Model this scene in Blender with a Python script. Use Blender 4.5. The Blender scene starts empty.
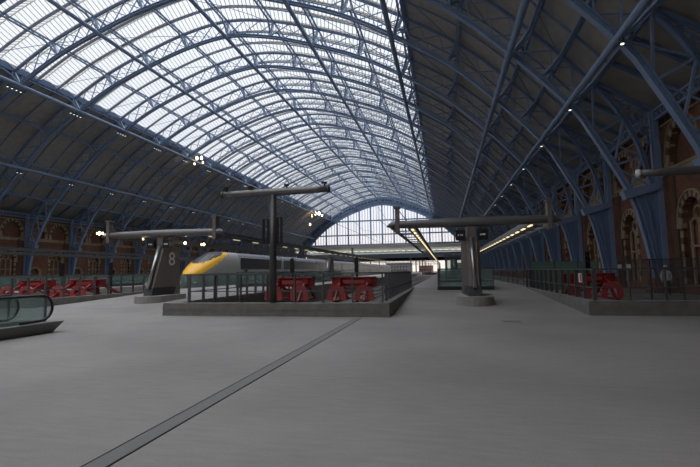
import bpy, math, random
from mathutils import Vector, Matrix
random.seed(7)
S = bpy.context.scene
COL = S.collection
PI = math.pi
BAY = 8.93
R0Y = 5.804
NR = 21
YG = 197.1                       # north glazed screen
def RY(n): return R0Y + BAY*n
ORD = ['zeroth','first','second','third','fourth','fifth','sixth','seventh','eighth','ninth','tenth','eleventh','twelfth','thirteenth','fourteenth','fifteenth','sixteenth','seventeenth','eighteenth','nineteenth','twentieth','twenty-first','twenty-second']

# ------------------------------------------------------------------ materials
def mat(name, col, rough=.6, metal=0., noise=None, nscale=4., emit=None, estr=1., bump=0., spec=.5):
    m = bpy.data.materials.new(name); m.use_nodes = True
    nt = m.node_tree; b = nt.nodes['Principled BSDF']
    b.inputs['Base Color'].default_value = (*col, 1)
    b.inputs['Roughness'].default_value = rough
    b.inputs['Metallic'].default_value = metal
    b.inputs['Specular IOR Level'].default_value = spec
    tc = nt.nodes.new('ShaderNodeTexCoord')
    nz = nt.nodes.new('ShaderNodeTexNoise'); nz.inputs['Scale'].default_value = nscale
    nz.inputs['Detail'].default_value = 5
    nt.links.new(tc.outputs['Object'], nz.inputs['Vector'])
    if noise:
        mx = nt.nodes.new('ShaderNodeMix'); mx.data_type = 'RGBA'
        mx.inputs['A'].default_value = (*col, 1); mx.inputs['B'].default_value = (*noise, 1)
        rp = nt.nodes.new('ShaderNodeMapRange'); rp.inputs['From Min'].default_value = .35; rp.inputs['From Max'].default_value = .68
        nt.links.new(nz.outputs['Fac'], rp.inputs['Value'])
        nt.links.new(rp.outputs['Result'], mx.inputs['Factor'])
        nt.links.new(mx.outputs['Result'], b.inputs['Base Color'])
    if bump:
        bp = nt.nodes.new('ShaderNodeBump'); bp.inputs['Strength'].default_value = bump
        nt.links.new(nz.outputs['Fac'], bp.inputs['Height']); nt.links.new(bp.outputs['Normal'], b.inputs['Normal'])
    if emit:
        b.inputs['Emission Color'].default_value = (*emit, 1); b.inputs['Emission Strength'].default_value = estr
    return m
M = {}
M['blue'] = mat('blue_paint', (.235, .325, .48), .38, noise=(.205, .29, .43), nscale=1.5)
M['blue_dark'] = mat('blue_paint_web', (.165, .24, .38), .5, noise=(.145, .215, .34), nscale=1.5)
M['boards'] = mat('roof_boards', (.45, .42, .375), .8, noise=(.37, .35, .315), nscale=1.2)
M['cream'] = mat('cream_bars', (.50, .46, .37), .6)
M['concrete'] = mat('plinth_stone', (.19, .185, .17), .75, noise=(.145, .14, .13), nscale=3.)
M['concrete_pale'] = mat('pale_stone', (.30, .29, .265), .75, noise=(.25, .24, .22), nscale=3.)
M['steel'] = mat('grey_steel', (.13, .135, .14), .42, .6)
M['dark_steel'] = mat('dark_steel', (.055, .057, .06), .4, .5)
M['bright_steel'] = mat('bright_steel', (.45, .46, .47), .28, .9)
M['tube_grey'] = mat('mast_grey', (.075, .073, .07), .42, .4)
M['beam_grey'] = mat('beam_grey', (.16, .155, .15), .38, .45)
M['fin'] = mat('fin_bronze', (.19, .165, .15), .5, .3, noise=(.165, .145, .13), nscale=2)
M['black'] = mat('black', (.012, .012, .013), .4)
M['rubber'] = mat('rubber', (.015, .015, .016), .35)
M['red'] = mat('red_paint', (.26, .018, .02), .5, noise=(.20, .014, .016), nscale=3)
M['redpale'] = mat('red_casting', (.36, .055, .052), .55)
M['white'] = mat('white_paint', (.62, .62, .60), .5)
M['stone'] = mat('buff_stone', (.40, .31, .19), .8, noise=(.32, .24, .15), nscale=2)
M['stone_dark'] = mat('dark_moulding', (.12, .075, .05), .8)
M['ballast'] = mat('track_bed', (.075, .068, .06), .9, noise=(.045, .04, .037), nscale=6, bump=.4)
M['rail'] = mat('rail_steel', (.22, .18, .15), .4, .8)
M['yellow'] = mat('train_yellow', (.80, .42, .015), .35)
M['train_white'] = mat('train_grey_white', (.30, .295, .275), .4)
M['train_dark'] = mat('train_dark', (.035, .038, .048), .25)
M['train_roof'] = mat('train_roof', (.13, .145, .18), .45)
M['train_glass'] = mat('train_windscreen', (.012, .013, .018), .35, spec=.25)
M['grille'] = mat('windscreen_stripes', (.22, .24, .27), .4)
M['lampwhite'] = mat('lamp_white', (.9, .9, .9), .4, emit=(1, .97, .92), estr=1.6)
M['lampwarm'] = mat('lamp_warm', (1, .8, .5), .4, emit=(1, .62, .30), estr=9)
M['lampwarmwhite'] = mat('lamp_warm_white', (1, .9, .7), .4, emit=(1, .86, .66), estr=10)
M['striplight'] = mat('strip_light', (.9, .85, .6), .4, emit=(1, .82, .48), estr=1.25)
M['striplight_dim'] = mat('strip_light_dim', (.8, .75, .6), .4, emit=(1, .82, .48), estr=.45)
M['panel_grey'] = mat('panel_grey', (.17, .17, .165), .5)
M['drain_grey'] = mat('drain_grey', (.17, .168, .165), .6)
M['digits'] = mat('display_digits', (.5, .5, .5), .5, emit=(.7, .75, .8), estr=.12)
M['skin'] = mat('skin', (.45, .27, .2), .6)
M['jacket'] = mat('pale_jacket', (.78, .72, .70), .8)
M['trouser'] = mat('dark_trousers', (.02, .02, .025), .85)
M['sign_red'] = mat('sign_red', (.55, .03, .05), .5)
M['hoard'] = mat('green_netting', (.16, .25, .20), .85, noise=(.13, .21, .17), nscale=2)
M['far_deck'] = mat('far_deck', (.78, .68, .54), .8)
M['far_green'] = mat('far_truss', (.62, .68, .62), .7)
M['far_dark'] = mat('far_dark', (.055, .065, .085), .8)
M['cladding'] = mat('far_block', (.16, .16, .17), .8, noise=(.10, .10, .11), nscale=.3)
M['brickfar'] = mat('far_brick', (.22, .12, .09), .9, noise=(.16, .09, .07), nscale=.3)

def glassmat(name, tint, tr, diff, dcol, rough=.05):
    m = bpy.data.materials.new(name); m.use_nodes = True; nt = m.node_tree; nt.nodes.clear()
    o = nt.nodes.new('ShaderNodeOutputMaterial')
    t = nt.nodes.new('ShaderNodeBsdfTransparent'); t.inputs[0].default_value = (*tint, 1)
    g = nt.nodes.new('ShaderNodeBsdfGlossy'); g.inputs['Roughness'].default_value = rough
    g.inputs['Color'].default_value = (.8, .85, .85, 1)
    d = nt.nodes.new('ShaderNodeBsdfDiffuse'); d.inputs[0].default_value = (*dcol, 1)
    m1 = nt.nodes.new('ShaderNodeMixShader'); m1.inputs[0].default_value = 1-tr
    m2 = nt.nodes.new('ShaderNodeMixShader'); m2.inputs[0].default_value = diff
    nt.links.new(t.outputs[0], m1.inputs[1]); nt.links.new(g.outputs[0], m1.inputs[2])
    nt.links.new(m1.outputs[0], m2.inputs[1]); nt.links.new(d.outputs[0], m2.inputs[2])
    nt.links.new(m2.outputs[0], o.inputs[0])
    return m
M['roof_glass'] = glassmat('roof_glass', (.90, .93, .98), .96, .10, (.5, .5, .48))
M['screen_glass'] = glassmat('screen_glass', (.93, .94, .98), .96, .06, (.5, .5, .5))
M['green_glass'] = glassmat('green_glass', (.82, .91, .89), .93, .20, (.26, .33, .31), .08)
M['clear_glass'] = glassmat('clear_glass', (.88, .93, .92), .93, .14, (.3, .35, .35), .05)
M['fence_mesh'] = glassmat('wire_mesh', (.9, .9, .9), 1., .22, (.14, .14, .14), .4)

def brickmat():
    m = bpy.data.materials.new('red_brick'); m.use_nodes = True; nt = m.node_tree
    b = nt.nodes['Principled BSDF']; b.inputs['Roughness'].default_value = .85
    tc = nt.nodes.new('ShaderNodeTexCoord'); sp = nt.nodes.new('ShaderNodeSeparateXYZ'); cb = nt.nodes.new('ShaderNodeCombineXYZ')
    ad = nt.nodes.new('ShaderNodeMath')
    nt.links.new(tc.outputs['Object'], sp.inputs[0])
    nt.links.new(sp.outputs['X'], ad.inputs[0]); nt.links.new(sp.outputs['Y'], ad.inputs[1])
    nt.links.new(ad.outputs[0], cb.inputs['X']); nt.links.new(sp.outputs['Z'], cb.inputs['Y'])
    br = nt.nodes.new('ShaderNodeTexBrick'); br.inputs['Scale'].default_value = 1
    br.inputs['Brick Width'].default_value = .45; br.inputs['Row Height'].default_value = .15; br.inputs['Mortar Size'].default_value = .012
    br.inputs['Color1'].default_value = (.26, .105, .058, 1); br.inputs['Color2'].default_value = (.20, .08, .047, 1); br.inputs['Mortar'].default_value = (.16, .11, .08, 1)
    nt.links.new(cb.outputs[0], br.inputs['Vector'])
    nz = nt.nodes.new('ShaderNodeTexNoise'); nz.inputs['Scale'].default_value = .5; nz.inputs['Detail'].default_value = 6
    nt.links.new(tc.outputs['Object'], nz.inputs['Vector'])
    mx = nt.nodes.new('ShaderNodeMix'); mx.data_type = 'RGBA'; mx.blend_type = 'MULTIPLY'; mx.inputs['Factor'].default_value = .6
    rp = nt.nodes.new('ShaderNodeMapRange'); rp.inputs['From Min'].default_value = .3; rp.inputs['From Max'].default_value = .7; rp.inputs['To Min'].default_value = .55; rp.inputs['To Max'].default_value = 1.15
    nt.links.new(nz.outputs['Fac'], rp.inputs['Value'])
    nt.links.new(br.outputs['Color'], mx.inputs['A']); nt.links.new(rp.outputs['Result'], mx.inputs['B'])
    nt.links.new(mx.outputs['Result'], b.inputs['Base Color'])
    return m
M['brick'] = brickmat()

def floormat():
    m = bpy.data.materials.new('grey_paving'); m.use_nodes = True; nt = m.node_tree; L = nt.links
    b = nt.nodes['Principled BSDF']; b.inputs['Roughness'].default_value = .62; b.inputs['Specular IOR Level'].default_value = .35
    tc = nt.nodes.new('ShaderNodeTexCoord')
    def noise(sc, det, stretch=None):
        n = nt.nodes.new('ShaderNodeTexNoise'); n.inputs['Scale'].default_value = sc; n.inputs['Detail'].default_value = det
        if stretch:
            mp = nt.nodes.new('ShaderNodeMapping'); mp.inputs['Scale'].default_value = stretch
            L.new(tc.outputs['Object'], mp.inputs[0]); L.new(mp.outputs[0], n.inputs['Vector'])
        else: L.new(tc.outputs['Object'], n.inputs['Vector'])
        return n
    n1 = noise(.35, 6); n2 = noise(5, 8, (.5, 2.2, 1)); n3 = noise(60, 2)
    def rng(n, a, c, lo, hi):
        r = nt.nodes.new('ShaderNodeMapRange'); r.inputs['From Min'].default_value = a; r.inputs['From Max'].default_value = c
        r.inputs['To Min'].default_value = lo; r.inputs['To Max'].default_value = hi; L.new(n.outputs['Fac'], r.inputs['Value']); return r
    a1 = rng(n1, .3, .7, .86, 1.12); a2 = rng(n2, .3, .7, .93, 1.06); a3 = rng(n3, .3, .7, .9, 1.1)
    m1 = nt.nodes.new('ShaderNodeMath'); m1.operation = 'MULTIPLY'; L.new(a1.outputs[0], m1.inputs[0]); L.new(a2.outputs[0], m1.inputs[1])
    m2 = nt.nodes.new('ShaderNodeMath'); m2.operation = 'MULTIPLY'; L.new(m1.outputs[0], m2.inputs[0]); L.new(a3.outputs[0], m2.inputs[1])
    br = nt.nodes.new('ShaderNodeTexBrick'); br.offset = 0
    br.inputs['Scale'].default_value = 1; br.inputs['Brick Width'].default_value = 400.; br.inputs['Row Height'].default_value = 6.
    br.inputs['Mortar Size'].default_value = .012; br.inputs['Color1'].default_value = (1, 1, 1, 1); br.inputs['Color2'].default_value = (.95, .95, .95, 1); br.inputs['Mortar'].default_value = (.82, .82, .82, 1)
    mp = nt.nodes.new('ShaderNodeMapping'); mp.inputs['Location'].default_value = (201.2, -1.1, 0)
    L.new(tc.outputs['Object'], mp.inputs[0]); L.new(mp.outputs[0], br.inputs['Vector'])
    mx = nt.nodes.new('ShaderNodeMix'); mx.data_type = 'RGBA'; mx.blend_type = 'MULTIPLY'; mx.inputs['Factor'].default_value = 1
    mx.inputs['A'].default_value = (.262, .25, .24, 1); L.new(br.outputs['Color'], mx.inputs['B'])
    my = nt.nodes.new('ShaderNodeMix'); my.data_type = 'RGBA'; my.blend_type = 'MULTIPLY'; my.inputs['Factor'].default_value = 1
    L.new(mx.outputs['Result'], my.inputs['A']); L.new(m2.outputs[0], my.inputs['B'])
    L.new(my.outputs['Result'], b.inputs['Base Color'])
    bp = nt.nodes.new('ShaderNodeBump'); bp.inputs['Strength'].default_value = .12; bp.inputs['Distance'].default_value = .02
    L.new(n2.outputs['Fac'], bp.inputs['Height']); L.new(bp.outputs['Normal'], b.inputs['Normal'])
    return m
M['floor'] = floormat()

# ------------------------------------------------------------------ mesh builder
class MB:
    def __init__(s): s.v = []; s.f = []; s.m = []; s.cur = 0
    def add(s, vs, fs):
        o = len(s.v); s.v += [tuple(v) for v in vs]; s.f += [tuple(i+o for i in f) for f in fs]; s.m += [s.cur]*len(fs)
        return s
    def box(s, x0, x1, y0, y1, z0, z1):
        return s.add([(x0,y0,z0),(x1,y0,z0),(x1,y1,z0),(x0,y1,z0),(x0,y0,z1),(x1,y0,z1),(x1,y1,z1),(x0,y1,z1)],
              [(0,3,2,1),(4,5,6,7),(0,1,5,4),(1,2,6,5),(2,3,7,6),(3,0,4,7)])
    def bar(s, p, q, w, h=None, up=(0,0,1)):
        h = h or w; p = Vector(p); q = Vector(q); d = (q-p)
        if d.length < 1e-6: return s
        d.normalize(); up = Vector(up)
        a = d.cross(up)
        if a.length < 1e-4: a = d.cross(Vector((1,0,0)))
        a.normalize(); b = a.cross(d).normalized()
        vs = []
        for e in (p, q):
            for (i, j) in ((-1,-1),(1,-1),(1,1),(-1,1)): vs.append(e + a*i*w/2 + b*j*h/2)
        return s.add(vs, [(0,1,2,3),(7,6,5,4),(0,4,5,1),(1,5,6,2),(2,6,7,3),(3,7,4,0)])
    def tube(s, path, r, n=10, cap=True):
        path = [Vector(p) for p in path]; rs = r if isinstance(r, (list, tuple)) else [r]*len(path)
        vs = []; prev = None
        for i, p in enumerate(path):
            t = (path[min(i+1, len(path)-1)] - path[max(i-1, 0)]).normalized()
            if prev is None:
                a = t.cross(Vector((0,0,1)))
                if a.length < 1e-3: a = t.cross(Vector((1,0,0)))
            else: a = prev - t*prev.dot(t)
            a.normalize(); prev = a; b = t.cross(a)
            for k in range(n):
                th = 2*PI*k/n; vs.append(p + (a*math.cos(th) + b*math.sin(th))*rs[i])
        fs = []
        for i in range(len(path)-1):
            for k in range(n): fs.append((i*n+k, i*n+(k+1)%n, (i+1)*n+(k+1)%n, (i+1)*n+k))
        if cap: fs.append(tuple(range(n-1,-1,-1))); fs.append(tuple((len(path)-1)*n+k for k in range(n)))
        return s.add(vs, fs)
    def prism(s, poly, fn, a, b):              # polygon (u,v) swept between a and b; fn(u,v,t) -> xyz
        n = len(poly); vs = [fn(u,v,a) for u,v in poly] + [fn(u,v,b) for u,v in poly]
        return s.add(vs, [tuple(range(n-1,-1,-1)), tuple(range(n,2*n))] + [(i,(i+1)%n,n+(i+1)%n,n+i) for i in range(n)])
    def sweep(s, rings, closed=True, cap=True):  # rings: list of equal-length point loops
        n = len(rings[0]); vs = [p for r in rings for p in r]; fs = []
        for i in range(len(rings)-1):
            for k in range(n if closed else n-1): fs.append((i*n+k, i*n+(k+1)%n, (i+1)*n+(k+1)%n, (i+1)*n+k))
        if cap and closed: fs.append(tuple(range(n-1,-1,-1))); fs.append(tuple((len(rings)-1)*n+k for k in range(n)))
        return s.add(vs, fs)
    def build(s, name, mats, parent=None, smooth=False, loc=None):
        if not isinstance(mats, (list, tuple)): mats = [mats]
        o0 = Vector(parent_world(parent)) if parent else Vector(loc or (0,0,0))
        me = bpy.data.meshes.new(name); me.from_pydata([tuple(Vector(v)-o0) for v in s.v], [], s.f)
        for m in mats: me.materials.append(M[m] if isinstance(m, str) else m)
        for p, k in zip(me.polygons, s.m): p.material_index = k; p.use_smooth = smooth
        me.update()
        o = bpy.data.objects.new(name, me); COL.objects.link(o)
        if parent: o.parent = parent
        else: o.location = o0
        return o
def parent_world(p):
    v = Vector((0,0,0))
    while p is not None: v += p.location; p = p.parent
    return v
def tag(o, label, cat, group=None, kind=None):
    if label: o['label'] = label
    if cat: o['category'] = cat
    if group: o['group'] = group
    if kind: o['kind'] = kind
    return o
def thing(name, loc, label, cat, group=None):
    o = bpy.data.objects.new(name, None); COL.objects.link(o); o.location = loc; o.empty_display_size = .3
    return tag(o, label, cat, group)
def struct(o, label=None):
    o['kind'] = 'structure'
    if label: o['label'] = label
    return o
def copy_tree(o, parent=None):
    c = o.copy(); COL.objects.link(c); c.parent = parent
    for ch in list(o.children): copy_tree(ch, c)
    return c

# ------------------------------------------------------------------ roof profile
HALF = [(41.3,1.0),(40.85,3.9),(40.15,6.7),(38.05,11.05),(36.6,13.45),(32.84,17.7),(28.4,21.9),(23.1,25.44),(17.7,28.45),(11.95,30.7),(6.0,32.55),(0,33.44)]
FULL = [(-x,z) for x,z in HALF] + [(x,z) for x,z in reversed(HALF[:-1])]
def catmull(pts, sub=12):
    out = []
    P = [Vector((p[0],p[1])) for p in pts]
    for i in range(len(P)-1):
        p0 = P[i-1] if i else P[0]*2-P[1]; p1 = P[i]; p2 = P[i+1]; p3 = P[i+2] if i+2 < len(P) else P[-1]*2-P[-2]
        for k in range(sub):
            t = k/sub
            out.append(.5*((2*p1)+(-p0+p2)*t+(2*p0-5*p1+4*p2-p3)*t*t+(-p0+3*p1-3*p2+p3)*t**3))
    out.append(P[-1]); return out
CURVE = catmull(FULL)
CUM = [0]
for i in range(1, len(CURVE)): CUM.append(CUM[-1] + (CURVE[i]-CURVE[i-1]).length)
def at(sv):
    sv = max(0, min(CUM[-1]-1e-6, sv))
    lo = 0
    import bisect
    lo = max(0, bisect.bisect_right(CUM, sv)-1); lo = min(lo, len(CURVE)-2)
    t = (sv-CUM[lo])/(CUM[lo+1]-CUM[lo]); p = CURVE[lo].lerp(CURVE[lo+1], t)
    a = CURVE[max(0, lo-1)]; b = CURVE[min(len(CURVE)-1, lo+2)]; d = (b-a).normalized()
    return p, Vector((-d.y, d.x))            # point, outward normal (travel is left to right, outward = up)
def s_of_x(x):
    best = min(range(len(CURVE)), key=lambda i: abs(CURVE[i].x-x) if CURVE[i].y > 8 else 99); return CUM[best]
TD = 2.1
NODEX = [-36.6,-32.84,-23.1,-11.95,0,11.95,23.1,32.84,36.6]
NS = [s_of_x(x) for x in NODEX]
def off(sv, d):
    p, n = at(sv); return p + n*d
SL, SR = NS[0], NS[-1]

# ------------------------------------------------------------------ ribs
def isec(w, h):   # I-section loop in (across Y, along normal)
    t = .06; u = .05
    return [(-w/2,-h/2),(w/2,-h/2),(w/2,-h/2+t),(u,-h/2+t),(u,h/2-t),(w/2,h/2-t),(w/2,h/2),(-w/2,h/2),(-w/2,h/2-t),(-u,h/2-t),(-u,-h/2+t),(-w/2,-h/2+t)]
def chord(mb, curve, w, h):
    # curve: list of (Vector2 p, Vector2 n)
    prof = isec(w, h)
    mb.sweep([[(p.x+n.x*b, a, p.y+n.y*b) for a, b in prof] for p, n in curve])
def curve_pts(s0, s1, d, step=1.1):
    n = max(2, int((s1-s0)/step)); out = []
    for i in range(n+1):
        p, nn = at(s0+(s1-s0)*i/n); out.append((p+nn*d, nn))
    return out
def side_curve(side):
    pts = catmull([(off(SR, TD).x, off(SR, TD).y), (39.55, 12.9), (40.75, 10.3), (41.45, 7.2)], 6)
    out = []
    for i, p in enumerate(pts):
        a = pts[max(0,i-1)]; b = pts[min(len(pts)-1,i+1)]; d = (b-a).normalized()
        out.append((Vector((p.x*side, p.y)), Vector((-d.y*side, d.x)) if True else None))
    return out
XC = 41.85     # column line
def make_rib():
    t = thing('roof_rib', (0,0,0), 'x', 'arch rib', None)
    mb = MB(); chord(mb, curve_pts(0, CUM[-1], 0), .42, .34); mb.build('inner_chord', 'blue', t)
    mb = MB(); chord(mb, curve_pts(SL, SR, TD), .26, .2)
    for sd in (1,-1): chord(mb, side_curve(sd), .3, .26)
    mb.build('outer_chord', 'blue_dark', t)
    # lattice
    mb = MB()
    seg = []
    for a, b in zip(NS[:-1], NS[1:]):
        k = max(1, round((b-a)/2.05)); seg += [a+(b-a)*i/k for i in range(k)]
    seg.append(NS[-1])
    for i in range(len(seg)-1):
        a0, a1 = off(seg[i], .15), off(seg[i], TD-.12); b0, b1 = off(seg[i+1], .15), off(seg[i+1], TD-.12)
        mb.bar((a0.x,.05,a0.y), (b1.x,.05,b1.y), .07, .10, (0,1,0)); mb.bar((a1.x,-.05,a1.y), (b0.x,-.05,b0.y), .07, .10, (0,1,0))
    mids = [(a+b)/2 for a, b in zip(NS[:-1], NS[1:])]
    for sv in NS + mids:
        a0, a1 = off(sv, .1), off(sv, TD); mb.bar((a0.x,0,a0.y), (a1.x,0,a1.y), .22, .22, (0,1,0))
    for sd in (1,-1):
        # lower web between chords, uprights and struts
        T = [(36.6,13.45,38.17,14.83),(38.05,11.05,40.0,12.1),(39.2,8.8,41.0,9.3),(40.1,6.9,41.5,7.1)]
        for i, (x0,z0,x1,z1) in enumerate(T):
            mb.bar((sd*x0,0,z0), (sd*x1,0,z1), .14, .16, (0,1,0))
            if i < 3:
                nx = T[i+1]; mb.bar((sd*x1,0,z1), (sd*nx[0],0,nx[1]), .12, .14, (0,1,0)); mb.bar((sd*x0,.06,z0), (sd*nx[2],.06,nx[3]), .10, .1, (0,1,0))
    mb.build('lattice_web', 'blue', t)
    for sd in (1,-1):
        # wall column
        mb = MB(); 
        for (x, w) in ((sd*XC, .32),):
            prof = [(-.22,-.16),(.22,-.16),(.22,.16),(-.22,.16)]
            mb.box(min(sd*(XC-.16), sd*(XC+.16)), max(sd*(XC-.16), sd*(XC+.16)), -.25, .25, 1.0, 12.6)
            mb.box(min(sd*(XC-.30), sd*(XC-.22)), max(sd*(XC-.30), sd*(XC-.22)), -.12, .12, 7.3, 12.4)
        mb.build('wall_column', 'blue', t)
        # solid leg plate between inner flange and column
        mb = MB(); low = [p for p in CURVE if p.y <= 6.75 and p.x > 0]
        low = sorted(low, key=lambda p: p.y)
        poly = [(p.x*sd, p.y) for p in low] + [(sd*(XC-.1), 6.9), (sd*(XC-.1), 1.0)]
        mb.prism(poly, lambda u,v,tt: (u, tt, v), -.13, .13)
        for q in (-.2,.2):
            pts = [((p.x*.55+(XC-.1)*.45)*sd, q, p.y) for p in low]
            for a, b in zip(pts[:-1:4], pts[4::4]): mb.bar(a, b, .07, .12)
        mb.build('leg_plate', 'blue_dark', t)
        mb = MB()
        x0, x1 = sorted((sd*39.75, sd*(XC+.1)))
        mb.prism([(sd*39.72,6.35),(sd*(XC+.05),6.95),(sd*(XC+.05),7.45),(sd*39.55,6.95)], lambda u,v,tt: (u,tt,v), -.33, .33)
        mb.build('knee_collar', 'blue', t)
        mb = MB(); x0, x1 = sorted((sd*40.95, sd*(XC+.45))); mb.box(x0, x1, -.55, .55, -.02, 1.0); mb.box(*sorted((sd*40.85, sd*(XC+.5))), -.62, .62, -.02, .25)
        mb.build('brick_footing', 'brick', t)
        # spandrel under the roof slope with rings
        mb = MB()
        mb.bar((sd*38.1,0,14.95), (sd*XC,0,12.45), .24, .3, (0,1,0))
        for (cx_, cz_, r) in ((40.95,12.2,.42),(41.3,11.1,.30),(40.15,13.05,.33),(41.45,10.35,.2),(39.45,13.65,.22),(41.15,9.2,.18)):
            ring = []
            pts = [(sd*cx_+r*math.cos(a*PI/7), 0, cz_+r*math.sin(a*PI/7)) for a in range(15)]
            for a, b in zip(pts[:-1], pts[1:]): mb.bar(a, b, .1, .08, (0,1,0))
            mb.bar((sd*cx_-r*.7,0,cz_-r*.7), (sd*cx_+r*.7,0,cz_+r*.7), .05, .05); mb.bar((sd*cx_+r*.7,0,cz_-r*.7), (sd*cx_-r*.7,0,cz_+r*.7), .05, .05)
        cs = [(41.45,12.6),(40.95,12.2),(40.15,13.05),(39.45,13.65)]
        for A, B in zip(cs[:-1], cs[1:]): mb.bar((sd*A[0],.02,A[1]), (sd*B[0],.02,B[1]), .06, .06)
        cs = [(40.95,12.2),(41.3,11.1),(41.45,10.35),(41.15,9.2)]
        for A, B in zip(cs[:-1], cs[1:]): mb.bar((sd*A[0],.02,A[1]), (sd*B[0],.02,B[1]), .06, .06)
        mb.build('spandrel_tracery', 'blue_dark', t)
    return t
rib0 = make_rib()
ribs = []
for n in range(1, NR+1):
    r = rib0 if n == 1 else copy_tree(rib0)
    r.location = (0, RY(n), 0)
    if n == 1: lab = 'blue lattice arch rib of the roof standing nearest of all, over the plinth fronts'
    elif n == NR: lab = 'blue lattice arch rib of the roof, farthest one, just before the glazed end screen'
    else: lab = 'blue lattice arch rib of the train shed roof, %s rib from the camera' % ORD[n]
    tag(r, lab, 'arch rib', 'arch ribs of the train shed roof'); ribs.append(r)

# ------------------------------------------------------------------ long tubes along the shed
side_name = {0:'lowest on the left above the arch knees',1:'second lowest on the left slope',2:'on the left slope along the edge of the glazing',3:'under the glazing, halfway up left of the crown',4:'under the crown of the roof',5:'under the glazing, halfway down right of the crown',6:'on the right slope along the edge of the glazing',7:'upper one on the dark right slope',8:'lowest one on the dark right slope above the wall'}
for i, sv in enumerate(NS):
    if i == 0: continue
    p = off(sv, -.28); rr = .25 if i not in (8,) else .2
    mb = MB(); mb.tube([(p.x, y, p.y) for y in (RY(1)-6, RY(8), RY(15), YG)], rr, 10)
    o = mb.build('roof_tube', 'blue', None, True, (p.x, RY(1), p.y))
    tag(o, 'long straight blue roof tube, '+side_name[i], 'roof tube', 'long tubes under the roof ribs')
# ------------------------------------------------------------------ lattice purlins
pos = []
for a, b in zip(NS[:-1], NS[1:]): pos += [a, (a+b)/2]
pos.append(NS[-1])
pn = []
for k, sv in enumerate(pos):
    p0, nn = at(sv); K = .5
    t = thing('lattice_purlin', (off(sv, TD).x, RY(1), off(sv, TD).y), 'slim blue lattice purlin with curved knees, %s counted from the left wall' % ORD[k+1], 'purlin', 'lattice purlins between the ribs')
    mb = MB(); mw = MB()
    P = lambda d, y, e=0: (p0.x+nn.x*d+e*nn.y, y, p0.y+nn.y*d-e*nn.x)
    for n in range(1, NR+1):
        y0 = RY(n); y1 = RY(n+1) if n < NR else YG
        L = y1-y0
        mb.bar(P(TD+.05,y0), P(TD+.05,y1), .2, .14)
        ylo = [y0+.25, y0+.7, y0+1.5] ; dl = [.35, TD-K-.5, TD-K]
        pts = list(zip(ylo, dl)) + [(y1-1.5, TD-K), (y1-.7, TD-K-.5), (y1-.25, .35)]
        for (a, da), (b, db) in zip(pts[:-1], pts[1:]): mb.bar(P(da,a), P(db,b), .2, .14)
        if n <= 12:
            m_ = 8
            ys = [y0+1.5+(L-3)*j/m_ for j in range(m_+1)]
            for j in range(m_):
                a, b = (TD, TD-K) if j % 2 == 0 else (TD-K, TD)
                mw.bar(P(a,ys[j]), P(b,ys[j+1]), .06, .05)
            for s_ in (0,1):
                yy = y0+.7 if s_ == 0 else y1-.7; yb = y0+.15 if s_ == 0 else y1-.15; yc = y0+1.5 if s_ == 0 else y1-1.5
                mw.bar(P(TD,yb), P(TD-K-.5,yy), .06, .05); mw.bar(P(TD-K-.5,yy), P(TD,yc), .06, .05)
    mb.build('purlin_chord', 'blue', t); mw.build('purlin_lattice', 'blue', t)
# ------------------------------------------------------------------ roof skin
GL, GR = NS[2]-.1, NS[6]+.1
def boards(s0, s1, side):
    mb = MB(); d0 = TD+.35
    pts = [off(s0+(s1-s0)*i/16, d0) for i in range(17)]
    if side > 0: pts = pts + [Vector((42.9, 12.55))]
    else: pts = [Vector((-42.9, 12.55))] + pts
    top = [Vector((p.x, p.y+.35)) for p in pts]
    mb.prism([(p.x,p.y) for p in pts] + [(p.x,p.y) for p in reversed(top)], lambda u,v,t: (u,t,v), -14., YG)
    # boarding joints
    for y in [ -10+i*.0 for i in range(0)]: pass
    return mb
struct(boards(NS[0], GL, -1).build('ceiling', 'boards'), 'dark boarded left slope of the shed roof')
struct(boards(GR, NS[-1], 1).build('ceiling', 'boards'), 'dark boarded right slope of the shed roof')
# ridge and furrow glazing, one window per bay
def glazing(y0, y1, idx, nb=3):
    steps = 30; H = .98; pw = (y1-y0)/nb
    root = MB()
    # curb frame along both lower edges: the window's own mesh
    for sv in (GL, GR):
        a = off(sv, TD+.1); root.box(a.x-.22, a.x+.22, y0, y1, a.y-.05, a.y+.75)
    w = struct(root.build('window_%d' % idx, 'blue_dark', None, False, (0, y0, 30)))
    g = MB(); b = MB()
    for j in range(nb):
        ya = y0+pw*j; ym = ya+pw/2; yb = ya+pw
        rows = []
        for i in range(steps+1):
            sv = GL+(GR-GL)*i/steps; e = off(sv, TD+.18); h = off(sv, TD+.18+H)
            rows.append([(e.x,ya+.14,e.y),(h.x,ym,h.y),(e.x,yb-.14,e.y)])
        g.sweep(rows, closed=False, cap=False)
        nbar = int((GR-GL)/.52)
        for i in range(nbar+1):
            sv = GL+(GR-GL)*i/nbar; e = off(sv, TD+.12); h = off(sv, TD+.12+H); p, nn = at(sv)
            up = (nn.x, 0, nn.y)
            b.bar((e.x,ya+.14,e.y), (h.x,ym,h.y), .05, .11, up); b.bar((h.x,ym,h.y), (e.x,yb-.14,e.y), .05, .11, up)
        for i in range(steps):
            a = off(GL+(GR-GL)*i/steps, TD+.14+H); c = off(GL+(GR-GL)*(i+1)/steps, TD+.14+H)
            b.bar((a.x,ym,a.y), (c.x,ym,c.y), .07, .08)
            for yy in (ya, yb):
                for e_ in (0,):
                    a2 = off(GL+(GR-GL)*i/steps, TD+.22); c2 = off(GL+(GR-GL)*(i+1)/steps, TD+.22)
                    if yy == ya: b.bar((a2.x,yy,a2.y), (c2.x,yy,c2.y), .20, .08, (0,0,1))
    gp = g.build('glass', 'roof_glass', w); bp = b.build('glazing_bars', 'cream', w)
    return w
win = 1
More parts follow.
